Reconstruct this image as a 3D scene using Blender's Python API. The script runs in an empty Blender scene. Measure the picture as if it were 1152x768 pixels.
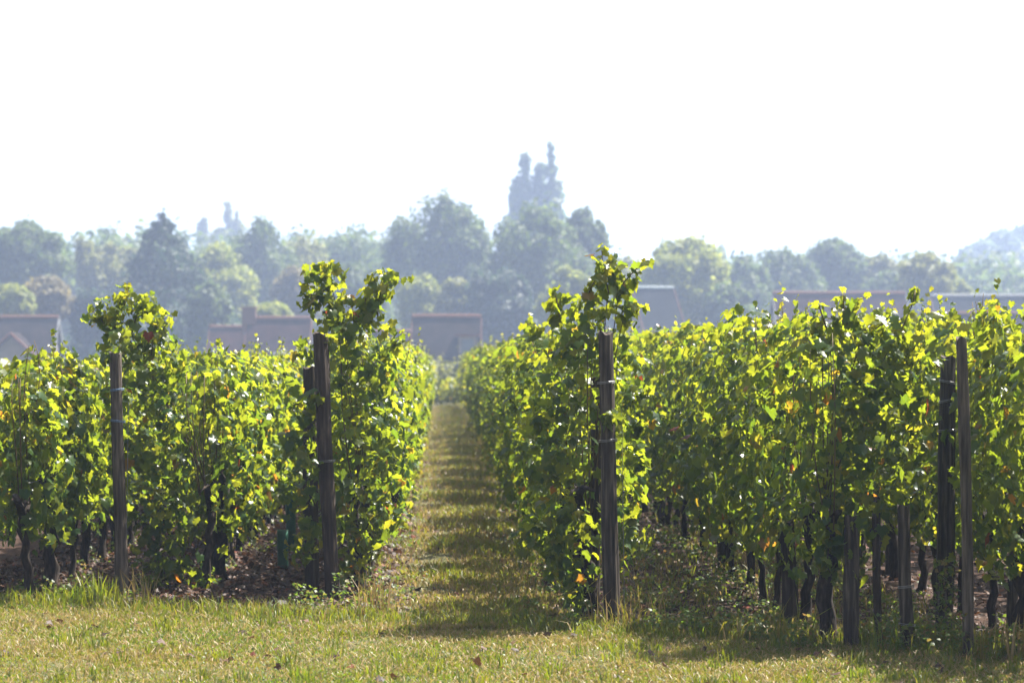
import bpy, math, random
import numpy as np
from mathutils import Vector

random.seed(7)
RNG = np.random.default_rng(11)
sc = bpy.context.scene
COL = sc.collection

# ------------------------------------------------------------------ camera
EYE = 1.6
F = 3000.0                       # focal length in photo pixels (photo 1152 wide)
YAW = math.atan(78 / F)
cd = bpy.data.cameras.new('camera')
cam = bpy.data.objects.new('camera', cd)
COL.objects.link(cam)
cam.location = (0, 0, EYE)
cam.rotation_euler = (math.pi / 2, 0, -YAW)
cd.sensor_width = 36
cd.lens = F / 1152 * 36
cd.shift_y = 19 / 1152
cd.clip_start = 0.1
cd.clip_end = 12000
cd.dof.use_dof = True
cd.dof.focus_distance = 16.2
cd.dof.aperture_fstop = 3.8
sc.camera = cam

# ------------------------------------------------------------------ light
SUN_AZ = math.radians(50)        # to the right of straight ahead
SUN_EL = math.radians(56)
w = bpy.data.worlds.new('World')
sc.world = w
w.use_nodes = True
nt = w.node_tree
bg = nt.nodes['Background']
sky = nt.nodes.new('ShaderNodeTexSky')
sky.sky_type = 'NISHITA'
sky.sun_disc = False
sky.sun_elevation = SUN_EL
sky.sun_rotation = SUN_AZ
sky.air_density = 1.0
sky.dust_density = 4.0
sky.ozone_density = 1.0
veil = nt.nodes.new('ShaderNodeHueSaturation')      # thin white veil over the whole sky
veil.inputs['Saturation'].default_value = 0.45
veil.inputs['Value'].default_value = 1.25
nt.links.new(sky.outputs[0], veil.inputs['Color'])
nt.links.new(veil.outputs[0], bg.inputs[0])
bg.inputs[1].default_value = 0.05
sl = bpy.data.lights.new('sun', 'SUN')
sl.energy = 5.0
sl.angle = math.radians(0.5)
sl.color = (1.0, 0.94, 0.84)
so = bpy.data.objects.new('sun', sl)
COL.objects.link(so)
sd = Vector((math.sin(SUN_AZ) * math.cos(SUN_EL), math.cos(SUN_AZ) * math.cos(SUN_EL), math.sin(SUN_EL)))
so.rotation_euler = sd.to_track_quat('Z', 'Y').to_euler()
so.location = (60, 60, 60)

sc.view_settings.view_transform = 'Standard'
sc.view_settings.look = 'None'
sc.view_settings.gamma = 1
sc.view_settings.use_curve_mapping = False
sc.view_settings.exposure = 2.05
sc.render.engine = 'CYCLES'
cy = sc.cycles
cy.max_bounces = 6
cy.diffuse_bounces = 2
cy.glossy_bounces = 2
cy.transmission_bounces = 4
cy.transparent_max_bounces = 6
cy.volume_bounces = 1
cy.use_denoising = True
cy.caustics_reflective = False
cy.caustics_refractive = False

# ------------------------------------------------------------------ helpers
ca, sa = math.cos(YAW), math.sin(YAW)


def at(px, D):
    """ground position on the bearing of a photo column, D metres ahead"""
    r = (px - 576) / F * D
    return (sa * D + ca * r, ca * D - sa * r)


def zat(py, D):
    return EYE - (py - 403) / F * D


def unit(a):
    n = np.linalg.norm(a, axis=-1, keepdims=True)
    return a / np.maximum(n, 1e-9)


def mesh_tris(name, V, T, r=None, smooth=False, uv=None):
    me = bpy.data.meshes.new(name)
    V = np.asarray(V, dtype=np.float32)
    T = np.asarray(T, dtype=np.int32)
    me.vertices.add(len(V))
    me.vertices.foreach_set('co', V.ravel())
    me.loops.add(T.size)
    me.loops.foreach_set('vertex_index', T.ravel())
    me.polygons.add(len(T))
    me.polygons.foreach_set('loop_start', np.arange(0, T.size, 3, dtype=np.int32))
    me.polygons.foreach_set('loop_total', np.full(len(T), 3, dtype=np.int32))
    if smooth:
        me.polygons.foreach_set('use_smooth', np.ones(len(T), dtype=bool))
    if r is not None:
        a = me.attributes.new('rnd', 'FLOAT', 'FACE')
        a.data.foreach_set('value', np.asarray(r, dtype=np.float32))
    if uv is not None:
        u = me.attributes.new('leafpos', 'FLOAT_VECTOR', 'POINT')
        u.data.foreach_set('vector', np.asarray(uv, dtype=np.float32).ravel())
    me.update(calc_edges=True)
    me.validate()
    return me


def link(name, me, mat, parent=None, loc=(0, 0, 0)):
    o = bpy.data.objects.new(name, me)
    COL.objects.link(o)
    if mat and not me.materials:
        me.materials.append(mat)
    o.location = loc
    if parent:
        o.parent = parent
    return o


def thing(name, label, cat, loc=(0, 0, 0), rz=0, group=None, me=None, mat=None):
    o = bpy.data.objects.new(name, me)
    COL.objects.link(o)
    if me and mat and not me.materials:
        me.materials.append(mat)
    o.location = loc
    o.rotation_euler = (0, 0, rz)
    o['label'] = label
    o['category'] = cat
    if group:
        o['group'] = group
    return o


def kind(name, me, mat, k, label=None, cat=None):
    o = link(name, me, mat)
    o['kind'] = k
    if label:
        o['label'] = label
        o['category'] = cat
    return o


class MB:
    """collects triangles/quads of one mesh object"""

    def __init__(s):
        s.v = []
        s.f = []

    def add(s, vs, fs):
        b = len(s.v)
        s.v += [tuple(p) for p in vs]
        s.f += [tuple(i + b for i in f) for f in fs]

    def box(s, x0, x1, y0, y1, z0, z1):
        s.add([(x0, y0, z0), (x1, y0, z0), (x1, y1, z0), (x0, y1, z0), (x0, y0, z1), (x1, y0, z1), (x1, y1, z1), (x0, y1, z1)],
              [(0, 3, 2, 1), (4, 5, 6, 7), (0, 1, 5, 4), (1, 2, 6, 5), (2, 3, 7, 6), (3, 0, 4, 7)])

    def prism(s, poly, y0, y1):
        """polygon in xz pulled along y"""
        n = len(poly)
        vs = [(x, y0, z) for x, z in poly] + [(x, y1, z) for x, z in poly]
        fs = [tuple(range(n - 1, -1, -1)), tuple(range(n, 2 * n))]
        fs += [(i, (i + 1) % n, n + (i + 1) % n, n + i) for i in range(n)]
        s.add(vs, [f[::-1] for f in fs])

    def tube(s, pts, rad, n=8, rough=0.0, rng=random, cap=True):
        pts = [Vector(p) for p in pts]
        rings = []
        up = Vector((0.3, 1, 0.1)).normalized()
        for i, p in enumerate(pts):
            d = (pts[min(i + 1, len(pts) - 1)] - pts[max(i - 1, 0)]).normalized()
            a = d.cross(up).normalized()
            b = d.cross(a).normalized()
            rings.append([p + (a * math.cos(2 * math.pi * k / n) + b * math.sin(2 * math.pi * k / n)) * rad[i] * (1 + rng.uniform(-rough, rough)) for k in range(n)])
        vs = [q for r_ in rings for q in r_]
        fs = []
        for i in range(len(pts) - 1):
            for k in range(n):
                fs.append((i * n + k, i * n + (k + 1) % n, (i + 1) * n + (k + 1) % n, (i + 1) * n + k))
        if cap:
            fs.append(tuple(range(n - 1, -1, -1)))
            fs.append(tuple(range((len(pts) - 1) * n, len(pts) * n)))
        s.add(vs, fs)

    def mesh(s, name, smooth=False):
        me = bpy.data.meshes.new(name)
        me.from_pydata(s.v, [], s.f)
        if smooth:
            for p in me.polygons:
                p.use_smooth = True
        me.update()
        return me

    def build(s, name, mat, parent=None, smooth=False, loc=(0, 0, 0)):
        return link(name, s.mesh(name, smooth), mat, parent, loc)


# ------------------------------------------------------------------ materials
def new_mat(name):
    m = bpy.data.materials.new(name)
    m.use_nodes = True
    n = m.node_tree
    for x in list(n.nodes):
        n.nodes.remove(x)
    out = n.nodes.new('ShaderNodeOutputMaterial')
    return m, n, out


def ramp(n, stops, interp='LINEAR'):
    r = n.nodes.new('ShaderNodeValToRGB')
    r.color_ramp.interpolation = interp
    e = r.color_ramp.elements
    while len(e) > 1:
        e.remove(e[-1])
    e[0].position = stops[0][0]
    e[0].color = (*stops[0][1], 1)
    for p, c in stops[1:]:
        k = e.new(p)
        k.color = (*c, 1)
    return r


def leaf_mat(name, cols, trans, tfac=0.5, rough=0.45, spec=0.5, veins=False):
    """thin leaf: glossy diffuse skin plus light coming through"""
    m, n, out = new_mat(name)
    L = n.links.new
    at_ = n.nodes.new('ShaderNodeAttribute')
    at_.attribute_name = 'rnd'
    r1 = ramp(n, cols)
    r2 = ramp(n, trans)
    L(at_.outputs['Fac'], r1.inputs[0])
    L(at_.outputs['Fac'], r2.inputs[0])
    p = n.nodes.new('ShaderNodeBsdfPrincipled')
    p.inputs['Roughness'].default_value = rough
    p.inputs['Specular IOR Level'].default_value = spec
    t = n.nodes.new('ShaderNodeBsdfTranslucent')
    c1, c2 = r1.outputs[0], r2.outputs[0]
    if veins:
        lp = n.nodes.new('ShaderNodeAttribute')
        lp.attribute_name = 'leafpos'
        sx = n.nodes.new('ShaderNodeSeparateXYZ')
        L(lp.outputs['Vector'], sx.inputs[0])
        ab = n.nodes.new('ShaderNodeMath'); ab.operation = 'ABSOLUTE'
        L(sx.outputs[0], ab.inputs[0])
        # side veins: stripes rising from the midrib
        su = n.nodes.new('ShaderNodeMath'); su.operation = 'SUBTRACT'
        L(sx.outputs[1], su.inputs[0]); L(ab.outputs[0], su.inputs[1])
        mu = n.nodes.new('ShaderNodeMath'); mu.operation = 'MULTIPLY'; mu.inputs[1].default_value = 26
        L(su.outputs[0], mu.inputs[0])
        si = n.nodes.new('ShaderNodeMath'); si.operation = 'COSINE'
        L(mu.outputs[0], si.inputs[0])
        gt = n.nodes.new('ShaderNodeMapRange')
        gt.inputs[1].default_value = 0.75; gt.inputs[2].default_value = 1.0
        gt.inputs[3].default_value = 0; gt.inputs[4].default_value = 1
        L(si.outputs[0], gt.inputs[0])
        mr = n.nodes.new('ShaderNodeMapRange')
        mr.inputs[1].default_value = 0.0; mr.inputs[2].default_value = 0.035
        mr.inputs[3].default_value = 1; mr.inputs[4].default_value = 0
        L(ab.outputs[0], mr.inputs[0])
        mx = n.nodes.new('ShaderNodeMath'); mx.operation = 'MAXIMUM'
        L(gt.outputs[0], mx.inputs[0]); L(mr.outputs[0], mx.inputs[1])
        ml = n.nodes.new('ShaderNodeMath'); ml.operation = 'MULTIPLY'; ml.inputs[1].default_value = 0.35
        L(mx.outputs[0], ml.inputs[0])
        for idx, (csock, vc) in enumerate(((c1, (.09, .13, .035)), (c2, (.13, .17, .02)))):
            mix = n.nodes.new('ShaderNodeMixRGB')
            mix.inputs[2].default_value = (*vc, 1)
            L(ml.outputs[0], mix.inputs[0]); L(csock, mix.inputs[1])
            if idx == 0:
                c1 = mix.outputs[0]
            else:
                c2 = mix.outputs[0]
    g = n.nodes.new('ShaderNodeNewGeometry')
    bm_ = n.nodes.new('ShaderNodeMixRGB')
    bm_.blend_type = 'MIX'
    pale = n.nodes.new('ShaderNodeMixRGB')
    pale.inputs[0].default_value = 0.25
    pale.inputs[2].default_value = (.09, .12, .06, 1)
    L(c1, pale.inputs[1])
    L(g.outputs['Backfacing'], bm_.inputs[0])
    L(c1, bm_.inputs[1]); L(pale.outputs[0], bm_.inputs[2])
    L(bm_.outputs[0], p.inputs['Base Color'])
    L(c2, t.inputs[0])
    ms = n.nodes.new('ShaderNodeMixShader')
    ms.inputs[0].default_value = tfac
    L(p.outputs[0], ms.inputs[1]); L(t.outputs[0], ms.inputs[2])
    L(ms.outputs[0], out.inputs[0])
    return m


M = {}
M['vine_leaf'] = leaf_mat('vine_leaf',
    [(0, (.012, .045, .018)), (.42, (.036, .086, .020)), (.80, (.095, .105, .010)), (.93, (.11, .12, .018)), (.965, (.20, .11, .02)), (.985, (.18, .035, .012)), (1, (.10, .02, .012))],
    [(0, (.10, .18, .010)), (.42, (.245, .295, .012)), (.80, (.345, .345, .014)), (.90, (.44, .38, .02)), (.95, (.46, .24, .02)), (.985, (.38, .07, .015)), (1, (.22, .04, .02))],
    tfac=.60, rough=.33, spec=.32, veins=True)
M['leaf_far'] = leaf_mat('vine_leaf_far',
    [(0, (.014, .036, .010)), (.6, (.05, .085, .012)), (.93, (.10, .12, .02)), (.97, (.2, .12, .02)), (1, (.16, .03, .01))],
    [(0, (.10, .15, .005)), (.6, (.32, .33, .010)), (.93, (.42, .38, .02)), (.97, (.45, .25, .02)), (1, (.30, .06, .01))],
    tfac=.50, rough=.45)
for nm, a, b in (('green', (.028, .052, .012), (.075, .10, .018)), ('dark', (.010, .024, .012), (.022, .038, .015)),
                 ('yellowgreen', (.10, .13, .02), (.19, .20, .03)), ('tawny', (.075, .065, .02), (.13, .105, .03)),
                 ('olive', (.065, .080, .018), (.15, .15, .030))):
    M['tree_' + nm] = leaf_mat('tree_' + nm, [(0, a), (1, b)], [(0, tuple(2.2 * q for q in a)), (1, tuple(2.6 * q for q in b))], tfac=.38, rough=.6, spec=.25)
M['grass'] = leaf_mat('grass_blade',
    [(0, (0.0396, 0.0792, 00.0064)), (.40, (0.0990, 0.1188, 00.0083)), (.60, (0.1716, 0.1518, 00.0185)), (.8, (0.2376, 0.1650, 00.0647)), (1, (0.3432, 0.2508, 00.1294))],
    [(0, (0.1452, 0.2244, 00.0069)), (.40, (0.2508, 0.2772, 00.0092)), (.60, (0.2904, 0.2508, 00.0231)), (.8, (0.2508, 0.1716, 00.0554)), (1, (0.3036, 0.2112, 00.0924))],
    tfac=.42, rough=.5, spec=.4)
M['weed'] = leaf_mat('weed_leaf',
    [(0, (0.0310, 0.0620, 0.0124)), (.7, (0.0620, 0.0992, 0.0186)), (.9, (0.1612, 0.1240, 0.0372)), (1, (0.1364, 0.0620, 0.0310))],
    [(0, (0.1240, 0.2232, 0.0186)), (.7, (0.2232, 0.2852, 0.0310)), (.9, (0.2790, 0.2170, 0.0496)), (1, (0.1860, 0.0744, 0.0310))], tfac=.42, rough=.5, spec=.35)
M['litter'] = leaf_mat('dry_leaf',
    [(0, (.022, .011, .007)), (.5, (.055, .025, .014)), (.85, (.11, .055, .032)), (.95, (.15, .030, .013)), (1, (.12, .10, .03))],
    [(0, (.03, .012, .006)), (1, (.12, .05, .015))], tfac=.25, rough=.6, spec=.3)


def noise_mat(name, stops, scale=(1, 1, 1), nscale=5, detail=6, rough=.9, bump=.0, bdist=.01, spec=.2, coord='Object'):
    m, n, out = new_mat(name)
    L = n.links.new
    tc = n.nodes.new('ShaderNodeTexCoord')
    mp = n.nodes.new('ShaderNodeMapping')
    mp.inputs['Scale'].default_value = scale
    L(tc.outputs[coord], mp.inputs[0])
    no = n.nodes.new('ShaderNodeTexNoise')
    no.inputs['Scale'].default_value = nscale
    no.inputs['Detail'].default_value = detail
    L(mp.outputs[0], no.inputs[0])
    r = ramp(n, stops)
    L(no.outputs[0], r.inputs[0])
    p = n.nodes.new('ShaderNodeBsdfPrincipled')
    p.inputs['Roughness'].default_value = rough
    p.inputs['Specular IOR Level'].default_value = spec
    L(r.outputs[0], p.inputs['Base Color'])
    if bump:
        b = n.nodes.new('ShaderNodeBump')
        b.inputs['Strength'].default_value = bump
        b.inputs['Distance'].default_value = bdist
        L(no.outputs[0], b.inputs['Height'])
        L(b.outputs[0], p.inputs['Normal'])
    L(p.outputs[0], out.inputs[0])
    return m


M['post'] = noise_mat('weathered_post', [(.3, (.012, .009, .007)), (.5, (.042, .033, .026)), (.62, (.085, .068, .054)), (.75, (.15, .125, .10))], (9, 9, .7), 6, 8, .85, .9, .01)
M['post_light'] = noise_mat('pale_weathered_post', [(.3, (.026, .020, .016)), (.5, (.08, .064, .052)), (.62, (.13, .105, .086)), (.75, (.21, .175, .15))], (9, 9, .7), 6, 8, .85, .9, .01)
M['post_dark'] = noise_mat('old_dark_post', [(.3, (.015, .011, .009)), (.55, (.045, .033, .026)), (.75, (.10, .075, .06))], (9, 9, .8), 6, 8, .9, .9, .012)
M['grape'] = noise_mat('dark_grapes', [(.3, (.012, .006, .018)), (.7, (.035, .018, .045))], (1, 1, 1), 60, 3, .45, spec=.4)
M['bark'] = noise_mat('vine_bark', [(.35, (.012, .009, .007)), (.55, (.032, .023, .018)), (.75, (.07, .052, .04))], (14, 14, 2), 6, 6, .95, .9, .01)
M['cane'] = noise_mat('vine_cane', [(.3, (.05, .035, .015)), (.7, (.11, .075, .03))], (3, 3, 1), 8, 3, .6)
M['tree_bark'] = noise_mat('tree_bark', [(.35, (.05, .04, .03)), (.7, (.14, .11, .085))], (3, 3, .5), 4, 6, .9)
M['wire'] = noise_mat('galvanised_wire', [(.3, (.10, .10, .10)), (.7, (.2, .2, .2))], (1, 1, 1), 20, 2, .35, spec=.8)
M['twine'] = noise_mat('blue_twine', [(.3, (.09, .16, .28)), (.7, (.16, .24, .36))], (1, 1, 1), 60, 2, .6)
M['guard'] = noise_mat('green_plastic', [(.3, (.008, .06, .04)), (.7, (.02, .11, .075))], (1, 1, 1), 10, 2, .5, spec=.5)
M['wall_pale'] = noise_mat('pale_render', [(.3, (.30, .29, .26)), (.7, (.38, .36, .33))], (1, 1, 1), 2, 5, .9)
M['wall_tan'] = noise_mat('tan_render', [(.3, (.15, .13, .11)), (.7, (.2, .17, .14))], (1, 1, 1), 2, 5, .9)
M['trim'] = noise_mat('white_trim', [(.3, (.17, .175, .18)), (.7, (.23, .235, .24))], (1, 1, 1), 3, 2, .6)
M['ridge'] = noise_mat('terracotta_ridge', [(.3, (.11, .05, .035)), (.7, (.15, .07, .045))], (1, 1, 1), 3, 3, .85)
M['glass'] = noise_mat('window_glass', [(.3, (.06, .08, .10)), (.7, (.10, .12, .14))], (1, 1, 1), 1, 1, .08, spec=.9)
M['shutter'] = noise_mat('painted_shutter', [(.3, (.16, .20, .22)), (.7, (.22, .26, .28))], (1, 1, 12), 3, 2, .6)
M['brick'] = noise_mat('chimney_brick', [(.3, (.09, .05, .04)), (.7, (.14, .08, .06))], (1, 1, 3), 8, 3, .9)


def tile_mat(name, dark, light):
    m, n, out = new_mat(name)
    L = n.links.new
    tc = n.nodes.new('ShaderNodeTexCoord')
    br = n.nodes.new('ShaderNodeTexBrick')
    br.inputs['Scale'].default_value = 1
    br.inputs['Brick Width'].default_value = .26
    br.inputs['Row Height'].default_value = .22
    br.inputs['Mortar Size'].default_value = .018
    br.inputs['Color1'].default_value = (*dark, 1)
    br.inputs['Color2'].default_value = (*light, 1)
    br.inputs['Mortar'].default_value = (*[c * .5 for c in dark], 1)
    mp = n.nodes.new('ShaderNodeMapping')
    L(tc.outputs['Object'], mp.inputs[0])
    cb = n.nodes.new('ShaderNodeSeparateXYZ'); co = n.nodes.new('ShaderNodeCombineXYZ')
    L(mp.outputs[0], cb.inputs[0]); L(cb.outputs[0], co.inputs[0]); L(cb.outputs[2], co.inputs[1])
    L(co.outputs[0], br.inputs[0])
    no = n.nodes.new('ShaderNodeTexNoise'); no.inputs['Scale'].default_value = .9; no.inputs['Detail'].default_value = 5
    L(tc.outputs['Object'], no.inputs[0])
    r = ramp(n, [(.35, (.6, .6, .6)), (.7, (1.25, 1.25, 1.2))])
    L(no.outputs[0], r.inputs[0])
    mx = n.nodes.new('ShaderNodeMixRGB'); mx.blend_type = 'MULTIPLY'; mx.inputs[0].default_value = 1
    L(br.outputs[0], mx.inputs[1]); L(r.outputs[0], mx.inputs[2])
    p = n.nodes.new('ShaderNodeBsdfPrincipled'); p.inputs['Roughness'].default_value = .95; p.inputs['Specular IOR Level'].default_value = .06
    L(mx.outputs[0], p.inputs['Base Color'])
    b = n.nodes.new('ShaderNodeBump'); b.inputs['Strength'].default_value = .6; b.inputs['Distance'].default_value = .03
    L(br.outputs[1], b.inputs['Height']); b.invert = True
    L(b.outputs[0], p.inputs['Normal'])
    L(p.outputs[0], out.inputs[0])
    return m


M['roof_red'] = tile_mat('red_tiles', (.032, .015, .014), (.042, .021, .018))  # roof tiles: old dark colours, with the shade of the slopes put in
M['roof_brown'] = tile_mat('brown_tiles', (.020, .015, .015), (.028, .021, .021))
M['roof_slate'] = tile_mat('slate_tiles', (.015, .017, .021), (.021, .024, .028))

# ground: soil under the rows, grass on the headland and the wide path
m, n, out = new_mat('vineyard_ground')
L = n.links.new
geo = n.nodes.new('ShaderNodeNewGeometry')
sx = n.nodes.new('ShaderNodeSeparateXYZ'); L(geo.outputs['Position'], sx.inputs[0])
n1 = n.nodes.new('ShaderNodeTexNoise'); n1.inputs['Scale'].default_value = 1.6; n1.inputs['Detail'].default_value = 8
n2 = n.nodes.new('ShaderNodeTexNoise'); n2.inputs['Scale'].default_value = 22; n2.inputs['Detail'].default_value = 8
L(geo.outputs['Position'], n1.inputs[0]); L(geo.outputs['Position'], n2.inputs[0])


def mth(op, a, b=None, clamp=False):
    k = n.nodes.new('ShaderNodeMath'); k.operation = op; k.use_clamp = clamp
    for i, q in enumerate((a, b)):
        if q is None:
            continue
        if isinstance(q, (int, float)):
            k.inputs[i].default_value = q
        else:
            L(q, k.inputs[i])
    return k.outputs[0]


wob = mth('MULTIPLY', mth('SUBTRACT', n1.outputs[0], .5), .8)
head = mth('SUBTRACT', 15.95, mth('MULTIPLY', sx.outputs[0], .5))
headm = mth('MULTIPLY', mth('SUBTRACT', mth('ADD', head, wob), sx.outputs[1]), 4, True)
pathm = mth('MULTIPLY', mth('SUBTRACT', mth('ADD', .62, wob), mth('ABSOLUTE', mth('SUBTRACT', sx.outputs[0], .22))), 4, True)
farm = mth('MULTIPLY', mth('SUBTRACT', sx.outputs[1], 91), .5, True)
gm = mth('MAXIMUM', mth('MAXIMUM', headm, pathm), farm)
soil = ramp(n, [(.3, (.014, .008, .006)), (.5, (.034, .018, .012)), (.7, (.068, .038, .026))])
L(n2.outputs[0], soil.inputs[0])
gr = ramp(n, [(.3, (.03, .035, .012)), (.5, (.07, .07, .024)), (.65, (.12, .10, .05)), (.8, (.16, .125, .07))])
L(n2.outputs[0], gr.inputs[0])
mx = n.nodes.new('ShaderNodeMixRGB'); L(gm, mx.inputs[0]); L(soil.outputs[0], mx.inputs[1]); L(gr.outputs[0], mx.inputs[2])
p = n.nodes.new('ShaderNodeBsdfPrincipled'); p.inputs['Roughness'].default_value = .95; p.inputs['Specular IOR Level'].default_value = .15
L(mx.outputs[0], p.inputs['Base Color'])
b = n.nodes.new('ShaderNodeBump'); b.inputs['Strength'].default_value = .8; b.inputs['Distance'].default_value = .04
L(n2.outputs[0], b.inputs['Height']); L(b.outputs[0], p.inputs['Normal']); L(p.outputs[0], out.inputs[0])
M['ground'] = m
M['hill'] = noise_mat('wooded_hill', [(.3, (.03, .05, .02)), (.5, (.06, .09, .03)), (.7, (.12, .13, .05))], (1, 1, 1), .02, 8, .95)

# ------------------------------------------------------------------ setting


def ground_z(x, y):
    if y < 95:
        return 0.0
    t = min(1, (y - 95) / 50)
    t = t * t * (3 - 2 * t)
    return -2.6 * t


xs = sorted(set([-3000, -1500, -700, -350, -180, -90, -40, -20] + [q * .5 for q in range(-20, 21)] + [20, 40, 90, 180, 350, 700, 1500, 3000]))
ys = sorted(set([-60, 0, 6] + [8 + q * .5 for q in range(0, 30)] + [23 + 4 * q for q in range(0, 18)] + [95 + 5 * q for q in range(0, 11)] + [180, 240, 320, 480, 700, 1100, 1800, 3000]))
gb = MB()
gb.v = [(x, y, ground_z(x, y) + (random.uniform(-.012, .012) if (abs(x) < 10 and 8 < y < 22) else 0)) for y in ys for x in xs]
nx = len(xs)
gb.f = [(j * nx + i, j * nx + i + 1, (j + 1) * nx + i + 1, (j + 1) * nx + i) for j in range(len(ys) - 1) for i in range(nx - 1)]
g = gb.build('ground', M['ground'], smooth=True)
g['kind'] = 'structure'


def hill(name, cx, cy, rx, ry, h, seed):
    rr = random.Random(seed)
    hb = MB()
    N, K = 48, 16
    ph = [rr.uniform(0, 6.28) for _ in range(6)]
    for j in range(K + 1):
        for i in range(N):
            a = 2 * math.pi * i / N
            t = j / K
            z = h * (0.5 + 0.5 * math.cos(math.pi * t)) * (1 + .06 * math.sin(3 * a + ph[0]) + .05 * math.sin(7 * a + ph[1] + 4 * t))
            wv = 1 + .1 * math.sin(2 * a + ph[2]) + .05 * math.sin(5 * a + ph[3])
            hb.v.append((cx + rx * t * wv * math.cos(a), cy + ry * t * wv * math.sin(a), -3.2 + z))
    for j in range(K):
        for i in range(N):
            hb.f.append((j * N + i, (j + 1) * N + i, (j + 1) * N + (i + 1) % N, j * N + (i + 1) % N))
    o = hb.build(name, M['hill'], smooth=True)
    o['kind'] = 'structure'
    return o


def hill_at(px, py_top, D, rx, ry, seed):
    x, y = at(px, D)
    return hill('hill', x, y, rx, ry, zat(py_top, D) + 3.2, seed)


hill_at(1200, 286, 640, 70, 120, 1)
hill_at(1010, 296, 1500, 150, 300, 2)
hill_at(760, 318, 1400, 300, 300, 3)

# haze
hb = MB()
hb.box(-3100, 3100, -80, 3100, -4.4, 78)
hz = hb.build('haze', None)
hz['kind'] = 'stuff'
hz['label'] = 'pale blue haze hanging in the air over the village and the hills'
hz['category'] = 'haze'
m, n, out = new_mat('haze_air')
vp = n.nodes.new('ShaderNodeVolumePrincipled')
vp.inputs['Color'].default_value = (.545, .68, .99, 1)
vp.inputs['Density'].default_value = 0.00078
vp.inputs['Anisotropy'].default_value = 0.3
n.links.new(vp.outputs[0], out.inputs['Volume'])
hz.data.materials.append(m)

# ------------------------------------------------------------------ leaves
LO = np.array([(0, .02), (.16, -.14), (.40, -.12), (.40, .08), (.58, .30), (.36, .40), (.36, .60), (.18, .66), (0, 1.0),
               (-.18, .66), (-.36, .60), (-.36, .40), (-.58, .30), (-.40, .08), (-.40, -.12), (-.16, -.14)]) * np.array([.92, .92])
LC = np.vstack([[(0, .30)], LO])
NL = len(LC)
LT = np.array([(0, i, i + 1) for i in range(1, NL - 1)] + [(0, NL - 1, 1)])


def leaves(P, N, size, rng, rnd=None, droop=1.0, simple=False):
    """lobed leaves at points P facing N; returns verts, tris, rnd, uv"""
    k = len(P)
    N = unit(N)
    T = np.array([0, 0, -1.25]) * droop + rng.normal(0, .45, (k, 3))
    T = unit(T - N * np.sum(T * N, 1, keepdims=True))
    X = np.cross(T, N)
    if simple:
        base = np.array([(0, -.05), (.5, .25), (0, .95), (-.5, .25)])
        tri = np.array([(0, 1, 2), (0, 2, 3)])
    else:
        base, tri = LC, LT
    bx, by = base[:, 0][None, :, None], base[:, 1][None, :, None]
    cup = rng.uniform(-.1, .55, (k, 1, 1))
    curl = rng.uniform(-.1, .45, (k, 1, 1))
    wav = rng.uniform(0, 6.28, (k, 1, 1))
    bz = -cup * np.abs(bx) - curl * by * by + .06 * np.sin(9 * (bx + by) + wav)
    s = size[:, None, None]
    V = P[:, None, :] + s * (bx * X[:, None, :] + (by - .1) * T[:, None, :] + bz * N[:, None, :])
    nb = len(base)
    Tr = tri[None] + (np.arange(k) * nb)[:, None, None]
    if rnd is None:
        rnd = rng.random(k)
    R = np.repeat(rnd, len(tri))
    UV = np.zeros((k, nb, 3))
    UV[:, :, 0] = base[:, 0]
    UV[:, :, 1] = base[:, 1]
    return V.reshape(-1, 3), Tr.reshape(-1, 3), R, UV.reshape(-1, 3)


def leaf_rnd(k, rng, top=None):
    r = rng.beta(2, 2.2, k) * .80
    if top is not None:
        r = np.clip(r + .25 * top, 0, .90)
    u = rng.random(k)
    r = np.where(u > .996, rng.uniform(.965, 1, k), r)
    r = np.where((u > .965) & (u <= .996), rng.uniform(.86, .965, k), r)
    return r


def more_yellow(r, d):
    return np.where(r < .86, np.minimum(r + d, .88), r)


def canopy_points(k, L_, z0, z1, half, rng):
    y = rng.uniform(-L_ / 2 - .06, L_ / 2 + .06, k)
    t = rng.beta(1.25, 1.1, k)
    ph = rng.uniform(0, 6.28, 6)
    top = z1 + .05 * np.sin(7 * y + ph[0]) + .035 * np.sin(17 * y + ph[1])
    bot = z0 + .08 * np.sin(6 * y + ph[2]) + .05 * np.sin(15 * y + ph[3])
    z = bot + (top - bot) * t
    prof = np.sin(np.pi * np.clip(.12 + .76 * t, 0, 1)) ** .5
    lump = 1 + .22 * np.sin(9 * y + 5 * z + ph[4]) + .16 * np.sin(13 * z - 6 * y + ph[5])
    side = np.where(rng.random(k) < .5, -1, 1)
    depth = 1.04 - rng.random(k) ** 2.2 * .85
    x = side * half * prof * lump * depth
    N = np.stack([side * (.75 + 0 * x), 0 * x, .08 + .7 * t ** 3], 1) + rng.normal(0, .52, (k, 3))
    return np.stack([x, y, z], 1), N, t


def join(parts):
    V, T, R, U, b = [], [], [], [], 0
    for v, t, r, u in parts:
        V.append(v); T.append(t + b); R.append(r); U.append(u)
        b += len(v)
    return np.vstack(V), np.vstack(T), np.concatenate(R), np.vstack(U)


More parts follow.
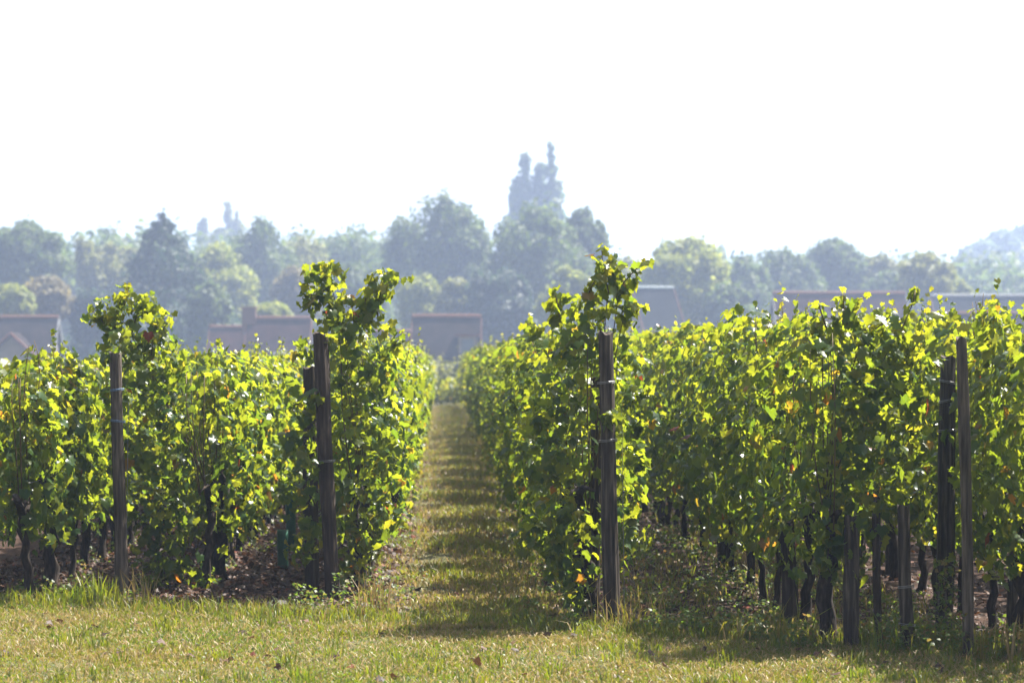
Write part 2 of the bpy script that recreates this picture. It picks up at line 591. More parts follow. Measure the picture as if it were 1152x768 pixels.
def shoot(base, tip, rng, n=15, s0=.078, s1=.035):
    """a cane with leaves that shrink towards its tip"""
    base, tip = np.array(base), np.array(tip)
    t = (np.arange(n) + rng.uniform(-.3, .3, n)) / n
    t = np.clip(t, 0, 1)
    bend = rng.normal(0, .03, 3)
    P = base + (tip - base) * t[:, None] + bend * np.sin(t * 3.1)[:, None]
    off = unit(rng.normal(0, 1, (n, 3)) * np.array([1, 1, .3]))
    s = (s0 + (s1 - s0) * t) * rng.uniform(.75, 1.15, n)
    P2 = P + off * s[:, None] * .45
    N = off * .6 + np.array([0, 0, .3]) + rng.normal(0, .5, (n, 3))
    rnd = more_yellow(leaf_rnd(n, rng), .18)
    cane = [tuple(base + (tip - base) * q + bend * math.sin(q * 3.1)) for q in (0, .22, .44, .66, .86)]
    return leaves(P2, N, s, rng, rnd), cane


def vine_foliage(seed, z0=.5, z1=1.62, half=.26, k=390, spacing=.85):
    rng = np.random.default_rng(seed)
    P, N, t = canopy_points(k, spacing, z0, z1, half, rng)
    sz = rng.uniform(.044, .104, k)
    parts = [leaves(P, N, sz, rng, leaf_rnd(k, rng, t ** 3 * .5))]
    canes = []
    for _ in range(6):
        x, y = rng.uniform(-half * .6, half * .6), rng.uniform(-spacing / 2, spacing / 2)
        h = rng.uniform(.02, .13) + (rng.random() < .18) * .14
        lf, c = shoot((x, y, z1 - .35), (x + rng.normal(0, .06), y + rng.normal(0, .06), z1 + h), rng)
        parts.append(lf)
        canes.append(c)
    for _ in range(2):          # strands hanging out low down
        sgn = 1 if rng.random() < .5 else -1
        y = rng.uniform(-spacing / 2, spacing / 2)
        lf, c = shoot((sgn * half * .6, y, z0 + .3), (sgn * (half + .05), y + rng.normal(0, .06), z0 - .12), rng, 7, .09, .06)
        parts.append(lf)
    return join(parts), canes


def trunk_mesh(seed, h=.62, thick=1.0):
    rr = random.Random(seed)
    b = MB()
    x = y = 0
    pts, rad = [], []
    lean = (rr.uniform(-.05, .05), rr.uniform(-.12, .12))
    for i in range(8):
        t = i / 7
        pts.append((lean[0] * t + rr.uniform(-.014, .014), lean[1] * t + rr.uniform(-.016, .016), -.04 + (h + .04) * t))
        rad.append(thick * (.037 - .012 * t + rr.uniform(-.005, .006) + (.012 if i == 0 else 0) + (.008 if i == 7 else 0)))
    b.tube(pts, rad, 9, .16, rr)
    e = pts[-1]
    for sgn in (-1, 1):
        q = [e, (e[0] + rr.uniform(-.02, .02), e[1] + sgn * .10, e[2] + .09), (e[0], e[1] + sgn * .24, e[2] + .13 + rr.uniform(0, .05)), (0, e[1] + sgn * .36, e[2] + .14)]
        b.tube(q, [.024 * thick, .019, .014, .010], 7, .12, rr)
    return b.mesh('trunk', True)


def bunch_mesh(seed):
    rr = random.Random(seed)
    import bmesh
    bm = bmesh.new()
    for i in range(46):
        t = (i + .5) / 46
        r_ = .032 * (1 - t) ** .6 + .004
        a = i * 2.4
        mat_ = __import__('mathutils').Matrix.Translation((r_ * math.cos(a), r_ * math.sin(a), -t * .13 + rr.uniform(-.004, .004)))
        bmesh.ops.create_icosphere(bm, subdivisions=2, radius=rr.uniform(.0075, .0095), matrix=mat_)
    me = bpy.data.meshes.new('grape_bunch')
    bm.to_mesh(me)
    bm.free()
    me.polygons.foreach_set('use_smooth', [True] * len(me.polygons))
    me.materials.append(M['grape'])
    return me


def cane_mesh(seed, canes, z1=1.6):
    rr = random.Random(seed)
    b = MB()
    for i in range(4):
        y = rr.uniform(-.36, .36)
        x = rr.uniform(-.08, .08)
        b.tube([(x * .3, y, .66), (x, y + rr.uniform(-.04, .04), .95), (x * 1.5, y + rr.uniform(-.06, .06), 1.3), (x * 1.6, y + rr.uniform(-.08, .08), z1 - .06)], [.0045, .004, .0035, .0025], 5)
    for c in canes:
        b.tube(c, [.0045, .004, .0035, .003, .002], 5)
    return b.mesh('cane', True)


ORD = ('first second third fourth fifth sixth seventh eighth ninth tenth eleventh twelfth thirteenth fourteenth fifteenth sixteenth '
       'seventeenth eighteenth nineteenth twentieth').split()


def ordinal(i):
    tens = {20: 'twent', 30: 'thirt', 40: 'fort', 50: 'fift', 60: 'sixt'}
    k = i + 1
    if k <= 20:
        return ORD[i]
    t, u = k // 10 * 10, k % 10
    return tens[t] + 'ieth' if u == 0 else tens[t] + 'y-' + ORD[u - 1]


# rows: centre x, first vine y, canopy top, canopy bottom, half width, name of the row
SP = .85
ROWS = [
    dict(x=-2.72, y0=17.7, z1=1.53, z0=.44, half=.24, say='the row at the left edge'),
    dict(x=-1.66, y0=18.6, z1=1.56, z0=.34, half=.25, say='the row behind the blue-tied post'),
    dict(x=-.58, y0=18.2, z1=1.64, z0=.34, half=.27, say='the row on the left of the grass path'),
    dict(x=.90, y0=16.42, z1=1.74, z0=.26, half=.30, say='the row on the right of the grass path'),
    dict(x=2.12, y0=14.95, z1=1.80, z0=.44, half=.31, say='the row behind the grey twin posts'),
    dict(x=3.26, y0=14.0, z1=1.80, z0=.48, half=.28, say='the row at the right edge'),
]
NV = 50
VAR = {}
for ri, R in enumerate(ROWS):
    VAR[ri] = []
    for v in range(5):
        (V, T, r, U), canes = vine_foliage(100 + ri * 10 + v, R['z0'], R['z1'], R['half'], 900)
        fm = mesh_tris('foliage', V, T, r, uv=U)
        fm.materials.append(M['vine_leaf'])
        cm = cane_mesh(300 + ri * 10 + v, canes, R['z1'])
        cm.materials.append(M['cane'])
        VAR[ri].append((fm, cm))
(V, T, r, U), canes = vine_foliage(777, .30, 1.34, .22, 150)
GAP = (mesh_tris('foliage', V, T, r, uv=U), cane_mesh(778, canes, 1.5))
GAP[0].materials.append(M['vine_leaf'])
GAP[1].materials.append(M['cane'])
TRUNKS = [trunk_mesh(500 + k, .55 + .02 * k, .72 + .07 * k) for k in range(7)]
for t_ in TRUNKS:
    t_.materials.append(M['bark'])

END = {}     # extra foliage of the first vine in a row: blobs (px, py, radius px) at distance D
END[1] = (18.42, [(122, 400, 9, -.3), (146, 500, 8, -.3), (130, 378, 12, -.3), (132, 368, 17), (146, 392, 20), (128, 352, 14), (178, 360, 14), (112, 352, 19), (138, 338, 17), (160, 345, 20), (120, 388, 14), (168, 385, 30), (192, 412, 26), (158, 430, 34), (186, 470, 34),
                  (160, 520, 36), (186, 560, 36), (170, 600, 36), (195, 640, 32), (165, 660, 20), (218, 660, 22), (132, 470, 18), (118, 440, 12)],
          [((170, 400), (196, 352)), ((140, 345), (142, 316)), ((120, 370), (97, 345)), ((150, 365), (165, 335))])
END[2] = (17.95, [(350, 450, 12, -.4), (346, 520, 13, -.4), (342, 590, 12, -.35), (370, 382, 10, -.3), (384, 350, 17), (396, 338, 14), (372, 322, 13), (380, 375, 22), (436, 318, 13), (362, 300, 12), (440, 372, 16), (352, 312, 12), (346, 335, 14), (368, 350, 22), (418, 330, 17), (412, 352, 18), (392, 372, 24), (340, 395, 15), (334, 440, 17),
                  (334, 500, 20), (332, 560, 22), (338, 620, 20), (402, 415, 36), (412, 480, 36), (414, 545, 34), (404, 605, 28), (392, 640, 18), (350, 460, 20), (352, 540, 20), (350, 600, 16)],
          [((355, 345), (340, 292)), ((360, 345), (372, 292)), ((378, 300), (384, 326)), ((410, 360), (430, 302)), ((430, 325), (464, 310)), ((405, 420), (455, 368)), ((425, 360), (440, 300))])
END[3] = (16.15, [(692, 466, 8, -.42), (684, 470, 5, -.42), (722, 522, 11, -.3), (716, 480, 10, -.3), (724, 440, 9, -.25), (688, 305, 16), (700, 325, 20), (668, 345, 26), (705, 352, 22), (640, 352, 20), (622, 340, 10), (650, 392, 40), (702, 400, 26), (632, 450, 42),
                 (712, 450, 20), (632, 520, 42), (716, 515, 18), (636, 585, 38), (712, 600, 22), (640, 640, 34), (655, 672, 18), (712, 560, 14), (600, 600, 26), (606, 480, 30)],
         [((685, 330), (678, 272)), ((700, 320), (735, 292)), ((630, 360), (620, 320)), ((700, 350), (736, 345)), ((690, 310), (665, 285)), ((600, 380), (588, 360)), ((705, 470), (738, 470)), ((660, 340), (700, 285))])
END[4] = (14.9, [(950, 352, 20), (925, 372, 26), (972, 372, 26), (1012, 375, 20), (1000, 400, 30), (958, 430, 54), (1008, 440, 42), (1036, 440, 20), (948, 505, 54),
                 (1006, 510, 40), (950, 570, 46), (1008, 570, 30), (945, 615, 30), (1040, 500, 20), (1038, 560, 16), (965, 640, 16)],
         [((950, 360), (952, 324)), ((960, 350), (984, 332)), ((1010, 380), (1030, 324)), ((1020, 400), (1042, 350)), ((910, 390), (892, 366)), ((1040, 410), (1062, 405)), ((985, 590), (998, 640)), ((935, 600), (940, 660)),
          ((985, 370), (1000, 345)), ((930, 370), (925, 345))])


def end_foliage(ri, origin, seed):
    D, blobs, shoots = END[ri]
    rng = np.random.default_rng(seed)
    R = ROWS[ri]
    parts = []
    k = 420
    P, N, t = canopy_points(k, SP, R['z0'], R['z1'], R['half'], rng)
    parts.append(leaves(P, N, rng.uniform(.05, .10, k), rng, leaf_rnd(k, rng)))
    ox, oy = origin
    for bl in blobs:
        px, py, pr = bl[:3]
        Db = D + (bl[3] if len(bl) > 3 else 0)
        x, y = at(px, Db)
        z = zat(py, Db)
        r_ = pr / F * D
        k = max(16, int(56 * (r_ / .15) ** 2.05))
        d = unit(rng.normal(0, 1, (k, 3)))
        rad = r_ * (1.15 - rng.random(k) ** 1.6 * .95)
        P = np.array([x - ox, y - oy + .05, z]) + d * rad[:, None] * np.array([1, 1.3, 1])
        N = d * .7 + np.array([0, 0, .12]) + rng.normal(0, .5, (k, 3))
        hi = 0.35 if z > 1.7 else 0
        parts.append(leaves(P, N, rng.uniform(.04, .092, k), rng, more_yellow(leaf_rnd(k, rng, np.full(k, hi * .5)), .10 * (rng.random(k) < .5))))
    canes = []
    for (a, b_) in shoots:
        p0 = (*at(a[0], D), zat(a[1], D)); p1 = (*at(b_[0], D), zat(b_[1], D))
        p0 = (p0[0] - ox, p0[1] - oy, p0[2]); p1 = (p1[0] - ox, p1[1] - oy + rng.uniform(-.08, .08), p1[2])
        ln = math.dist(p0, p1)
        lf, c = shoot(p0, p1, rng, max(7, int(ln / .022)), .095, .055)
        parts.append(lf)
        canes.append(c)
    # a few canes carrying the clumps up from the trunk
    for (px, py, pr) in [b_[:3] for b_ in blobs if len(b_) == 3][:4]:
        x, y = at(px, D)
        z = zat(py, D)
        canes.append([(0, 0, .7), (.2 * (x - ox), .1 * (y - oy), 1.0), (.5 * (x - ox), .3 * (y - oy), 1.35), (.85 * (x - ox), .8 * (y - oy), z - .1), (x - ox, y - oy, z + .03)])
    return join(parts), canes


BUNCH = [bunch_mesh(k) for k in range(3)]
ENDSAY = {
    0: 'leafy vine with low dark trunk nearest the camera at the left edge of the photo',
    1: 'bushy end vine with yellow and red top leaves behind the blue-tied post',
    2: 'tall straggly end vine with two raised shoots behind the leaning dark post',
    3: 'tallest bushy end vine behind the thick grey post right of the path',
    4: 'broad bushy end vine with orange lower leaves beside the grey twin posts',
    5: 'dark leafed vine nearest the camera at the right edge of the photo'}
rv = random.Random(3)
for ri, R in enumerate(ROWS):
    for i in range(NV):
        y = R['y0'] + i * SP
        x = R['x'] + rv.uniform(-.03, .03)
        if i == 0:
            lab = ENDSAY[ri]
        else:
            lab = 'leafy grapevine, %s from near end of %s' % (ordinal(i), R['say'])
        root = thing('grapevine', lab, 'grapevine', (x, y, 0), 0, 'grapevines trained in long rows')
        if i == 0 and ri in END:
            (V, T, r, U), canes = end_foliage(ri, (x, y), 900 + ri)
            fm = mesh_tris('foliage', V, T, r, uv=U)
            fm.materials.append(M['vine_leaf'])
            cm = cane_mesh(950 + ri, canes, R['z1'])
            cm.materials.append(M['cane'])
            s = 1
            sy = 1
        else:
            gap = ri == 3 and (i % 4 == 2 or i % 9 == 4)
            fm, cm = GAP if gap else VAR[ri][rv.randrange(5)]
            s = rv.uniform(.90, 1.06) if ri == 3 else rv.uniform(.95, 1.05)
            sy = rv.choice((-1, 1))
        f_ = link('foliage', fm, None, root)
        c_ = link('cane', cm, None, root)
        if sy < 0:
            f_.rotation_euler = c_.rotation_euler = (0, 0, math.pi)
        f_.scale = (s, 1.03 if s != 1 else 1, s)
        if i < 9 and rv.random() < .3:
            for _ in range(1):
                gbn = link('grape_bunch', rv.choice(BUNCH), None, root)
                sd_ = rv.choice((-1, 1))
                gbn.location = (sd_ * (R['half'] * .9), rv.uniform(-.35, .35), rv.uniform(.62, .95))
        tr = link('trunk', rv.choice(TRUNKS), None, root)
        tr.rotation_euler = (0, 0, 0 if rv.random() < .5 else math.pi)
        tr.location = (rv.uniform(-.03, .03), rv.uniform(-.05, .05), 0)
        if i < 2:
            tr.scale = (1.5, 1.3, 1)

# the far part of the rows, beyond three hundred vines: one mass
rng = np.random.default_rng(77)
parts = []
segs = [(R['x'], R['y0'] + NV * SP - .3, 87.5, R['z0'], R['z1'], R['half']) for R in ROWS]
segs += [(-3.8, 18.5, 87.5, .5, 1.55, .25), (4.4, 13.5, 87.5, .5, 1.68, .26), (-4.9, 19, 87.5, .5, 1.55, .25), (5.5, 13.5, 87.5, .5, 1.68, .26)]
bk = MB()
for (x, ya, yb, z0, z1, half) in segs:
    y = ya
    while y < yb:
        k = 200
        P, N, t = canopy_points(k, SP, z0, z1 + rng.uniform(-.05, .06), half, rng)
        P = P + np.array([x, y, 0])
        parts.append(leaves(P, N, rng.uniform(.10, .16, k), rng, np.clip(leaf_rnd(k, rng), 0, 1), simple=True))
        bk.tube([(x, y, -.03), (x + random.uniform(-.03, .03), y + random.uniform(-.05, .05), .35), (x, y, .75)], [.045, .034, .03], 6, .1)
        y += SP
V, T, r, U = join(parts)
rest = kind('grapevines', mesh_tris('foliage_mass', V, T, r), M['leaf_far'], 'stuff', 'far part of the vine rows running on towards the houses', 'grapevines')
bk.build('trunk', M['bark'], rest)

# low crossing vines beyond the end of the path
rng = np.random.default_rng(5)
parts = []
for i in range(80):
    P, N, t = canopy_points(120, 1.0, .15, .85 + rng.uniform(-.1, .12), .5, rng)
    P = P[:, [1, 0, 2]] + np.array([-6 + i * .9 * .2, 93 + rng.uniform(-1.0, 1.0), 0])
    parts.append(leaves(P, N, rng.uniform(.12, .2, 120), rng, more_yellow(leaf_rnd(120, rng), .1), simple=True))
V, T, r, U = join(parts)
kind('young_vines', mesh_tris('foliage_mass', V, T, r), M['leaf_far'], 'stuff', 'low yellow green vines crossing beyond the far end of the grass path', 'vines')

# ------------------------------------------------------------------ posts


def post_mesh(h, w_, lean=(0, 0), seed=0, n=10, square=False, rough=.05):
    rr = random.Random(seed)
    b = MB()
    K = 14
    rings = []
    prof = [1 + rr.uniform(-rough, rough) for _ in range(n)]
    for j in range(K + 1):
        t = j / K
        z = -.15 + (h + .15) * t
        cx, cy = lean[0] * t, lean[1] * t
        cx += .006 * math.sin(4 * t + seed)
        ring = []
        for k in range(n):
            a = 2 * math.pi * k / n + .2
            r_ = w_ / 2 * prof[k] * (1 + rr.uniform(-rough, rough) * .5 + .05 * math.sin(5 * t + seed * 1.7) + .04 * math.sin(13 * t + k + seed)) * (1.05 - .12 * t)
            if square:
                r_ *= 1 / max(abs(math.cos(a)), abs(math.sin(a))) * .93
            ring.append((cx + r_ * math.cos(a), cy + r_ * math.sin(a), z + (rr.uniform(-.022, .012) if j == K else 0)))
        rings.append(ring)
    vs = [q for r_ in rings for q in r_]
    top = len(vs)
    vs.append((lean[0], lean[1], h - .006))
    fs = [(j * n + k, j * n + (k + 1) % n, (j + 1) * n + (k + 1) % n, (j + 1) * n + k) for j in range(K) for k in range(n)]
    fs += [(K * n + k, K * n + (k + 1) % n, top) for k in range(n)]
    b.add(vs, fs)
    return b


def wrap(h, w_, c, tilt=0.0, r=.0025, turns=2):
    b = MB()
    pts = []
    for i in range(turns * 14 + 1):
        a = 2 * math.pi * i / 14
        pts.append((c[0] + (w_ / 2 + .004) * math.cos(a), c[1] + (w_ / 2 + .004) * math.sin(a), h + tilt * math.cos(a) + i * .0006))
    b.tube(pts, [r] * len(pts), 5)
    return b


def post(name, label, pxb, pyb, pxt, pyt, wpx, mat, seed, square=False, group='wooden posts at the row ends', wraps=(), tie='wire', D=None, part_mat=None):
    D = D or EYE * F / (pyb - 403)
    x, y = at(pxb, D)
    xt = at(pxt, D)[0]
    h = zat(pyt, D)
    w_ = wpx / F * D
    o = thing(name, label, 'post', (x, y, 0), 0, group, post_mesh(h, w_, (xt - x, 0), seed, 10 if not square else 12, square).mesh(name, False), M[mat])
    for (py, tl) in wraps:
        hz_ = zat(py, D)
        t = hz_ / h
        wrap(hz_, w_ * (1.05 - .12 * t) * 1.04, ((xt - x) * t, 0), tl).build('tie', M[tie], o)
    return o, (x, y)


POSTS = {}
POSTS[1] = post('vine_post', 'slim grey round post tied with blue twine in front of the bushy left vine', 137, 668, 131, 397, 15, 'post_light', 1, wraps=((440, .004), (475, -.006)), tie='twine')
POSTS[2] = post('vine_post', 'dark leaning wooden post with bare top left of the grass path', 375, 675, 361, 375, 17, 'post_dark', 2, wraps=((520, .003),))
post('vine_post', 'short old post half hidden in leaves behind the dark leaning post', 352, 664, 348, 412, 17, 'post_dark', 3)
POSTS[3] = post('vine_post', 'thick grey post with worn flat top right of the grass path', 691, 706, 680, 373, 19, 'post', 4, wraps=((432, .003), (497, .004)))
post('vine_post', 'dark stub post close behind the thick grey post, under leaves', 668, 694, 671, 425, 13, 'post_dark', 5)
POSTS[4] = post('vine_post', 'tallest thin square grey post at the right, ending above the leaves', 1090, 738, 1082, 379, 13, 'post_light', 6, True)
post('vine_post', 'thick round post with cracked top just left of the thin square post', 1060, 716, 1068, 401, 20, 'post', 7, wraps=((432, -.012), (452, .01), (486, .003)))
post('vine_post', 'low split post bound with two wires, left of the twin posts', 1021, 730, 1017, 569, 16, 'post', 8, wraps=((661, .004), (704, -.006)))
post('vine_post', 'thin dark low stake among orange leaves, left of the split post', 990, 727, 985, 560, 10, 'post_dark', 9)
post('vine_post', 'wide flat brown stump post under the broad bushy vine', 959, 728, 957, 580, 18, 'post', 10, True)
post('vine_post', 'brown post standing in the weeds at the right edge of the photo', 1139, 716, 1139, 560, 12, 'post', 11)
post('vine_post', 'short thick dark post between thin vine trunks, left of the flat stump', 890, 706, 884, 585, 20, 'post_dark', 12)

pm = post_mesh(1.45, .075, (0, 0), 33).mesh('row_post')
pm.materials.append(M['post_dark'])
for ri, R in enumerate(ROWS):
    for q in range(7):
        y = R['y0'] + (6.5 + 6 * q) * SP
        thing('row_post', 'support post, %s from the camera in %s' % (ordinal(q), R['say']), 'post', (R['x'] + rv.uniform(-.04, .04), y, 0), rv.uniform(0, 3), 'support posts inside the vine rows', pm)
for ri, R in enumerate(ROWS):
    for z, s in ((.78, 'lowest'), (1.15, 'middle'), (1.5, 'top')):
        b = MB()
        y = R['y0'] - .05
        b.tube([(R['x'], y, z), (R['x'], 40, z - .01), (R['x'], 87, z)], [.0016] * 3, 5)
        o = b.build('trellis_wire', M['wire'])
        o['label'] = '%s thin metal wire running through %s' % (s, R['say'])
        o['category'] = 'wire'
        o['group'] = 'wires of the vine trellis'
# slanting anchor wires at the end posts
for k, (bx, lab) in {1: (-.1, 'blue-tied'), 3: (.05, 'thick grey')}.items():
    o_, (x, y) = POSTS[k]
    b = MB()
    b.tube([(x + .045, y, 1.3), (x + .05 + bx * .2, y - .02, 0.0)], [.0022] * 2, 5)
    o = b.build('anchor_wire', M['wire'])
    o['label'] = 'thin wire hanging down beside the %s post' % lab
    o['category'] = 'wire'

# green vine guards
for (px, py, lab) in ((327, 618, 'turquoise plastic tube round a young vine, nearer one by the dark post'), (318, 640, 'turquoise plastic tube at the foot of the vine, shorter one')):
    D = EYE * F / (py - 403)
    x, y = at(px, D)
    b = MB()
    H = .5 if py == 618 else .3
    N_ = 14
    for j in range(7):
        for k in range(N_):
            a = 2 * math.pi * k / N_
            rr_ = .042 * (1 + .05 * math.sin(3 * a + j))
            b.v.append((rr_ * math.cos(a), rr_ * math.sin(a), H * j / 6))
    for j in range(6):
        for k in range(N_):
            b.f.append((j * N_ + k, j * N_ + (k + 1) % N_, (j + 1) * N_ + (k + 1) % N_, (j + 1) * N_ + k))
    me = b.mesh('vine_guard', True)
    o = thing('vine_guard', lab, 'plant guard', (x, y, 0), 0, 'plastic tubes round vines', me, M['guard'])
    mo = o.modifiers.new('s', 'SOLIDIFY')
    mo.thickness = .003

# ------------------------------------------------------------------ grass, weeds, litter


def blades(P, h, rng, lean=.5, wd=.0035, rnd=None):
    k = len(P)
    a = rng.uniform(0, 2 * np.pi, k)
    side = np.stack([np.cos(a), np.sin(a), 0 * a], 1)
    la = rng.uniform(0, 2 * np.pi, k)
    lr = rng.uniform(0, lean, k)
    ld = np.stack([np.cos(la) * lr, np.sin(la) * lr, 0 * a], 1)
    H = h[:, None]
    up = np.array([0, 0, 1.0])
    wv = wd * rng.uniform(.7, 1.5, k)[:, None]
    m_ = P + H * (.55 * up + ld * .35)
    tp = P + H * (up * (1 - .35 * lr[:, None]) + ld * 1.1)
    V = np.stack([P - side * wv, P + side * wv, m_ + side * wv * .8, m_ - side * wv * .8, tp], 1)
    T = np.array([(0, 1, 2), (0, 2, 3), (3, 2, 4)])[None] + (np.arange(k) * 5)[:, None, None]
    if rnd is None:
        rnd = rng.random(k)
    return V.reshape(-1, 3), T.reshape(-1, 3), np.repeat(rnd, 3), np.zeros((k * 5, 3))


def headland(x):
    return 15.95 - .5 * x


rng = np.random.default_rng(21)
parts = []
# headland
k = 300000
X = rng.uniform(-4.6, 4.6, k)
Y = 11.6 + (headland(X) + .25 - 11.6) * rng.random(k) ** .8
patch = np.sin(X * 2.1 + 1.3 * np.sin(Y * 1.7)) * .5 + np.sin(Y * 3.3 + X * 1.1) * .3 + np.sin(X * 6.3 - Y * 4.4) * .25
dry = np.clip(.37 + .30 * patch + rng.normal(0, .2, k), 0, 1)
edge = np.clip(1 - (headland(X) - Y) / .5, 0, 1)
hgt = rng.uniform(.014, .038, k) * (1 + .9 * edge * rng.random(k) + .3 * patch.clip(0, 1))
dry = np.clip(dry - .25 * edge, 0, 1)
parts.append(blades(np.stack([X, Y, 0 * X - .008], 1), hgt, rng, .9, .0028, dry))
# dry clippings lying about
k = 30000
X = rng.uniform(-4.6, 4.6, k)
Y = 11.6 + (headland(X) - 11.6) * rng.random(k) ** .8
parts.append(blades(np.stack([X, Y, 0 * X + .012], 1), rng.uniform(.02, .045, k), rng, 2.6, .002, rng.uniform(.72, 1, k)))
# taller tufts
k = 1200
for _ in range(150):
    cx = rng.uniform(-4, 4)
    cy_ = rng.uniform(12.5, headland(cx))
    k = int(rng.uniform(12, 34))
    parts.append(blades(np.stack([rng.normal(cx, .03, k), rng.normal(cy_, .03, k), np.zeros(k)], 1), rng.uniform(.05, .11, k), rng, .8, .003, rng.uniform(0, .55, k)))
# tall edge fringe where the mower does not reach
k = 15000
X = rng.uniform(-4.6, 4.6, k)
Y = headland(X) + rng.normal(.08, .14, k)
parts.append(blades(np.stack([X, Y, 0 * X], 1), rng.uniform(.05, .13, k) * rng.uniform(.5, 1.2, k), rng, .9, .003, rng.beta(1.5, 2.2, k)))
# path, thinner with distance
k = 130000
X = np.clip(rng.normal(.22, .40, k), -.55, .95)
Y = 15.6 + 72 * rng.random(k) ** 2.0
patch = np.sin(X * 5 + 1.3 * np.sin(Y * 1.7)) * .5 + np.sin(Y * 2.3 + X * 2) * .4
patch = patch + .5 * np.sin(X * 13 + 2 * np.sin(Y * 5.1)) * np.sin(Y * 7.3 + 3 * X)
keep = rng.random(k) < .55 + .6 * patch
X, Y, patch = X[keep], Y[keep], patch[keep]
sc_ = 1 + (Y - 16) / 25
parts.append(blades(np.stack([X, Y, 0 * X], 1), rng.uniform(.02, .06, len(X)) * (1 + .7 * patch.clip(0, 2)) * sc_ ** .4, rng, 1.0, .0032 * 1.5, np.clip(rng.beta(2, 2, len(X)) + .20 - .22 * patch, 0, 1)))
V, T, r, U = join(parts)
kind('grass', mesh_tris('grass', V, T, r), M['grass'], 'stuff', 'short sunlit grass mixed with dry straw on the headland and path', 'grass')

# weeds between and under rows: broad small leaves on low stems
parts = []
k = 26000                  # clover and small herbs in the mown grass
X = rng.uniform(-4.6, 4.6, k)
Y = 11.6 + (headland(X) + .1 - 11.6) * rng.random(k)
keep = (np.sin(X * 4.1 + Y * 2.2) + np.sin(X * 9 - Y * 7) + rng.normal(0, .8, k)) > .1
X, Y = X[keep], Y[keep]
parts.append(leaves(np.stack([X, Y, rng.uniform(.008, .03, len(X))], 1), rng.normal(0, .6, (len(X), 3)) + np.array([0, 0, .8]), rng.uniform(.008, .018, len(X)), rng, rng.uniform(0, 1, len(X)), droop=.2, simple=True))


def weed_patch(cx, cy_, rx, ry, h, k, tone=(0, .75), s=(.015, .035)):
    z = h * rng.random(k) ** 1.2
    a = rng.uniform(0, 6.28, k)
    rad = np.sqrt(rng.random(k)) * (1 - .4 * z / max(h, .01))
    P = np.stack([cx + rx * rad * np.cos(a), cy_ + ry * rad * np.sin(a), z + .01], 1)
    N = rng.normal(0, .6, (k, 3)) + np.array([0, 0, .9])
    parts.append(leaves(P, N, rng.uniform(*s, k), rng, rng.uniform(*tone, k), droop=.2, simple=True))


for _ in range(250):       # between rows 3, 4 and 5
    x = rng.uniform(1.2, 3.0)
    y = headland(x) + .1 + 14 * rng.random() ** 1.8
    weed_patch(x, y, rng.uniform(.08, .2), rng.uniform(.08, .25), rng.uniform(.03, .13), 45, (.5, 1) if rng.random() < .5 else (0, .9))
for _ in range(120):       # along the feet of the rows
    R = ROWS[rng.integers(0, 6)]
    y = R['y0'] + 10 * rng.random() ** 1.5
    weed_patch(R['x'] + rng.normal(0, .12), y, .1, .15, rng.uniform(.05, .15), 30, (.2, 1))
for _ in range(60):        # path edges
    x = rng.choice([-.4, .75]) + rng.normal(0, .12)
    weed_patch(x, 16.5 + 20 * rng.random() ** 1.5, .12, .2, rng.uniform(.03, .10), 40, (.1, 1))
for (px, py, hpx, k) in ((70, 680, 26, 120), (100, 682, 30, 140), (150, 684, 26, 100), (340, 684, 34, 150), (360, 690, 30, 120), (385, 685, 50, 160), (470, 700, 20, 70), (640, 712, 26, 100), (590, 705, 22, 80),
                         (740, 715, 34, 160), (770, 715, 36, 180), (810, 718, 40, 200), (850, 722, 36, 200), (900, 728, 34, 160), (1000, 732, 50, 180), (1030, 735, 40, 160), (1065, 730, 125, 600), (1075, 738, 60, 200), (1120, 742, 46, 240), (1150, 742, 50, 240)):
    D = EYE * F / (py - 403)
    x, y = at(px, D)
    weed_patch(x, y, .11, .12, hpx / F * D * .8, int(k * .6), (0, .95), (.015, .034))
V, T, r, U = join(parts)
kind('weeds', mesh_tris('weeds', V, T, r), M['weed'], 'stuff', 'low green and rusty weeds growing at the feet of the vines', 'weeds')

# tall tawny stems and rank grass tufts
parts = []
for (px, py, hpx, k, tone) in ((80, 682, 30, 60, (0, .5)), (105, 684, 44, 80, (0, .5)), (125, 684, 34, 60, (.1, .7)), (155, 684, 50, 30, (.6, 1)), (60, 680, 24, 40, (0, .6)), (425, 690, 60, 30, (.7, 1)), (700, 708, 40, 50, (.3, 1)),
                               (680, 706, 60, 14, (.8, 1)), (735, 712, 60, 16, (.7, 1)), (600, 706, 24, 60, (0, .6)), (885, 725, 70, 12, (.3, .7)), (1000, 735, 60, 25, (0, .6)), (1110, 742, 40, 60, (.2, .9)), (1145, 744, 60, 40, (.5, 1)), (820, 722, 40, 30, (.4, 1))):
    D = EYE * F / (py - 403)
    x, y = at(px, D)
    parts.append(blades(np.stack([rng.normal(x, .06, k), rng.normal(y, .06, k), np.zeros(k)], 1), hpx / F * D * rng.uniform(.6, 1.15, k), rng, .75, .004, rng.uniform(*tone, k)))
for _ in range(240):
    x = rng.uniform(1.2, 3.1)
    y = headland(x) + 12 * rng.random() ** 1.6
    k = int(rng.integers(8, 22))
    parts.append(blades(np.stack([rng.normal(x, .05, k), rng.normal(y, .05, k), np.zeros(k)], 1), rng.uniform(.05, .15, k), rng, 1.0, .0035, rng.uniform(.2, 1, k)))
V, T, r, U = join(parts)
kind('tall_grass', mesh_tris('tall_grass', V, T, r), M['grass'], 'stuff', 'longer green and straw coloured grass tufts round the posts and trunks', 'grass')

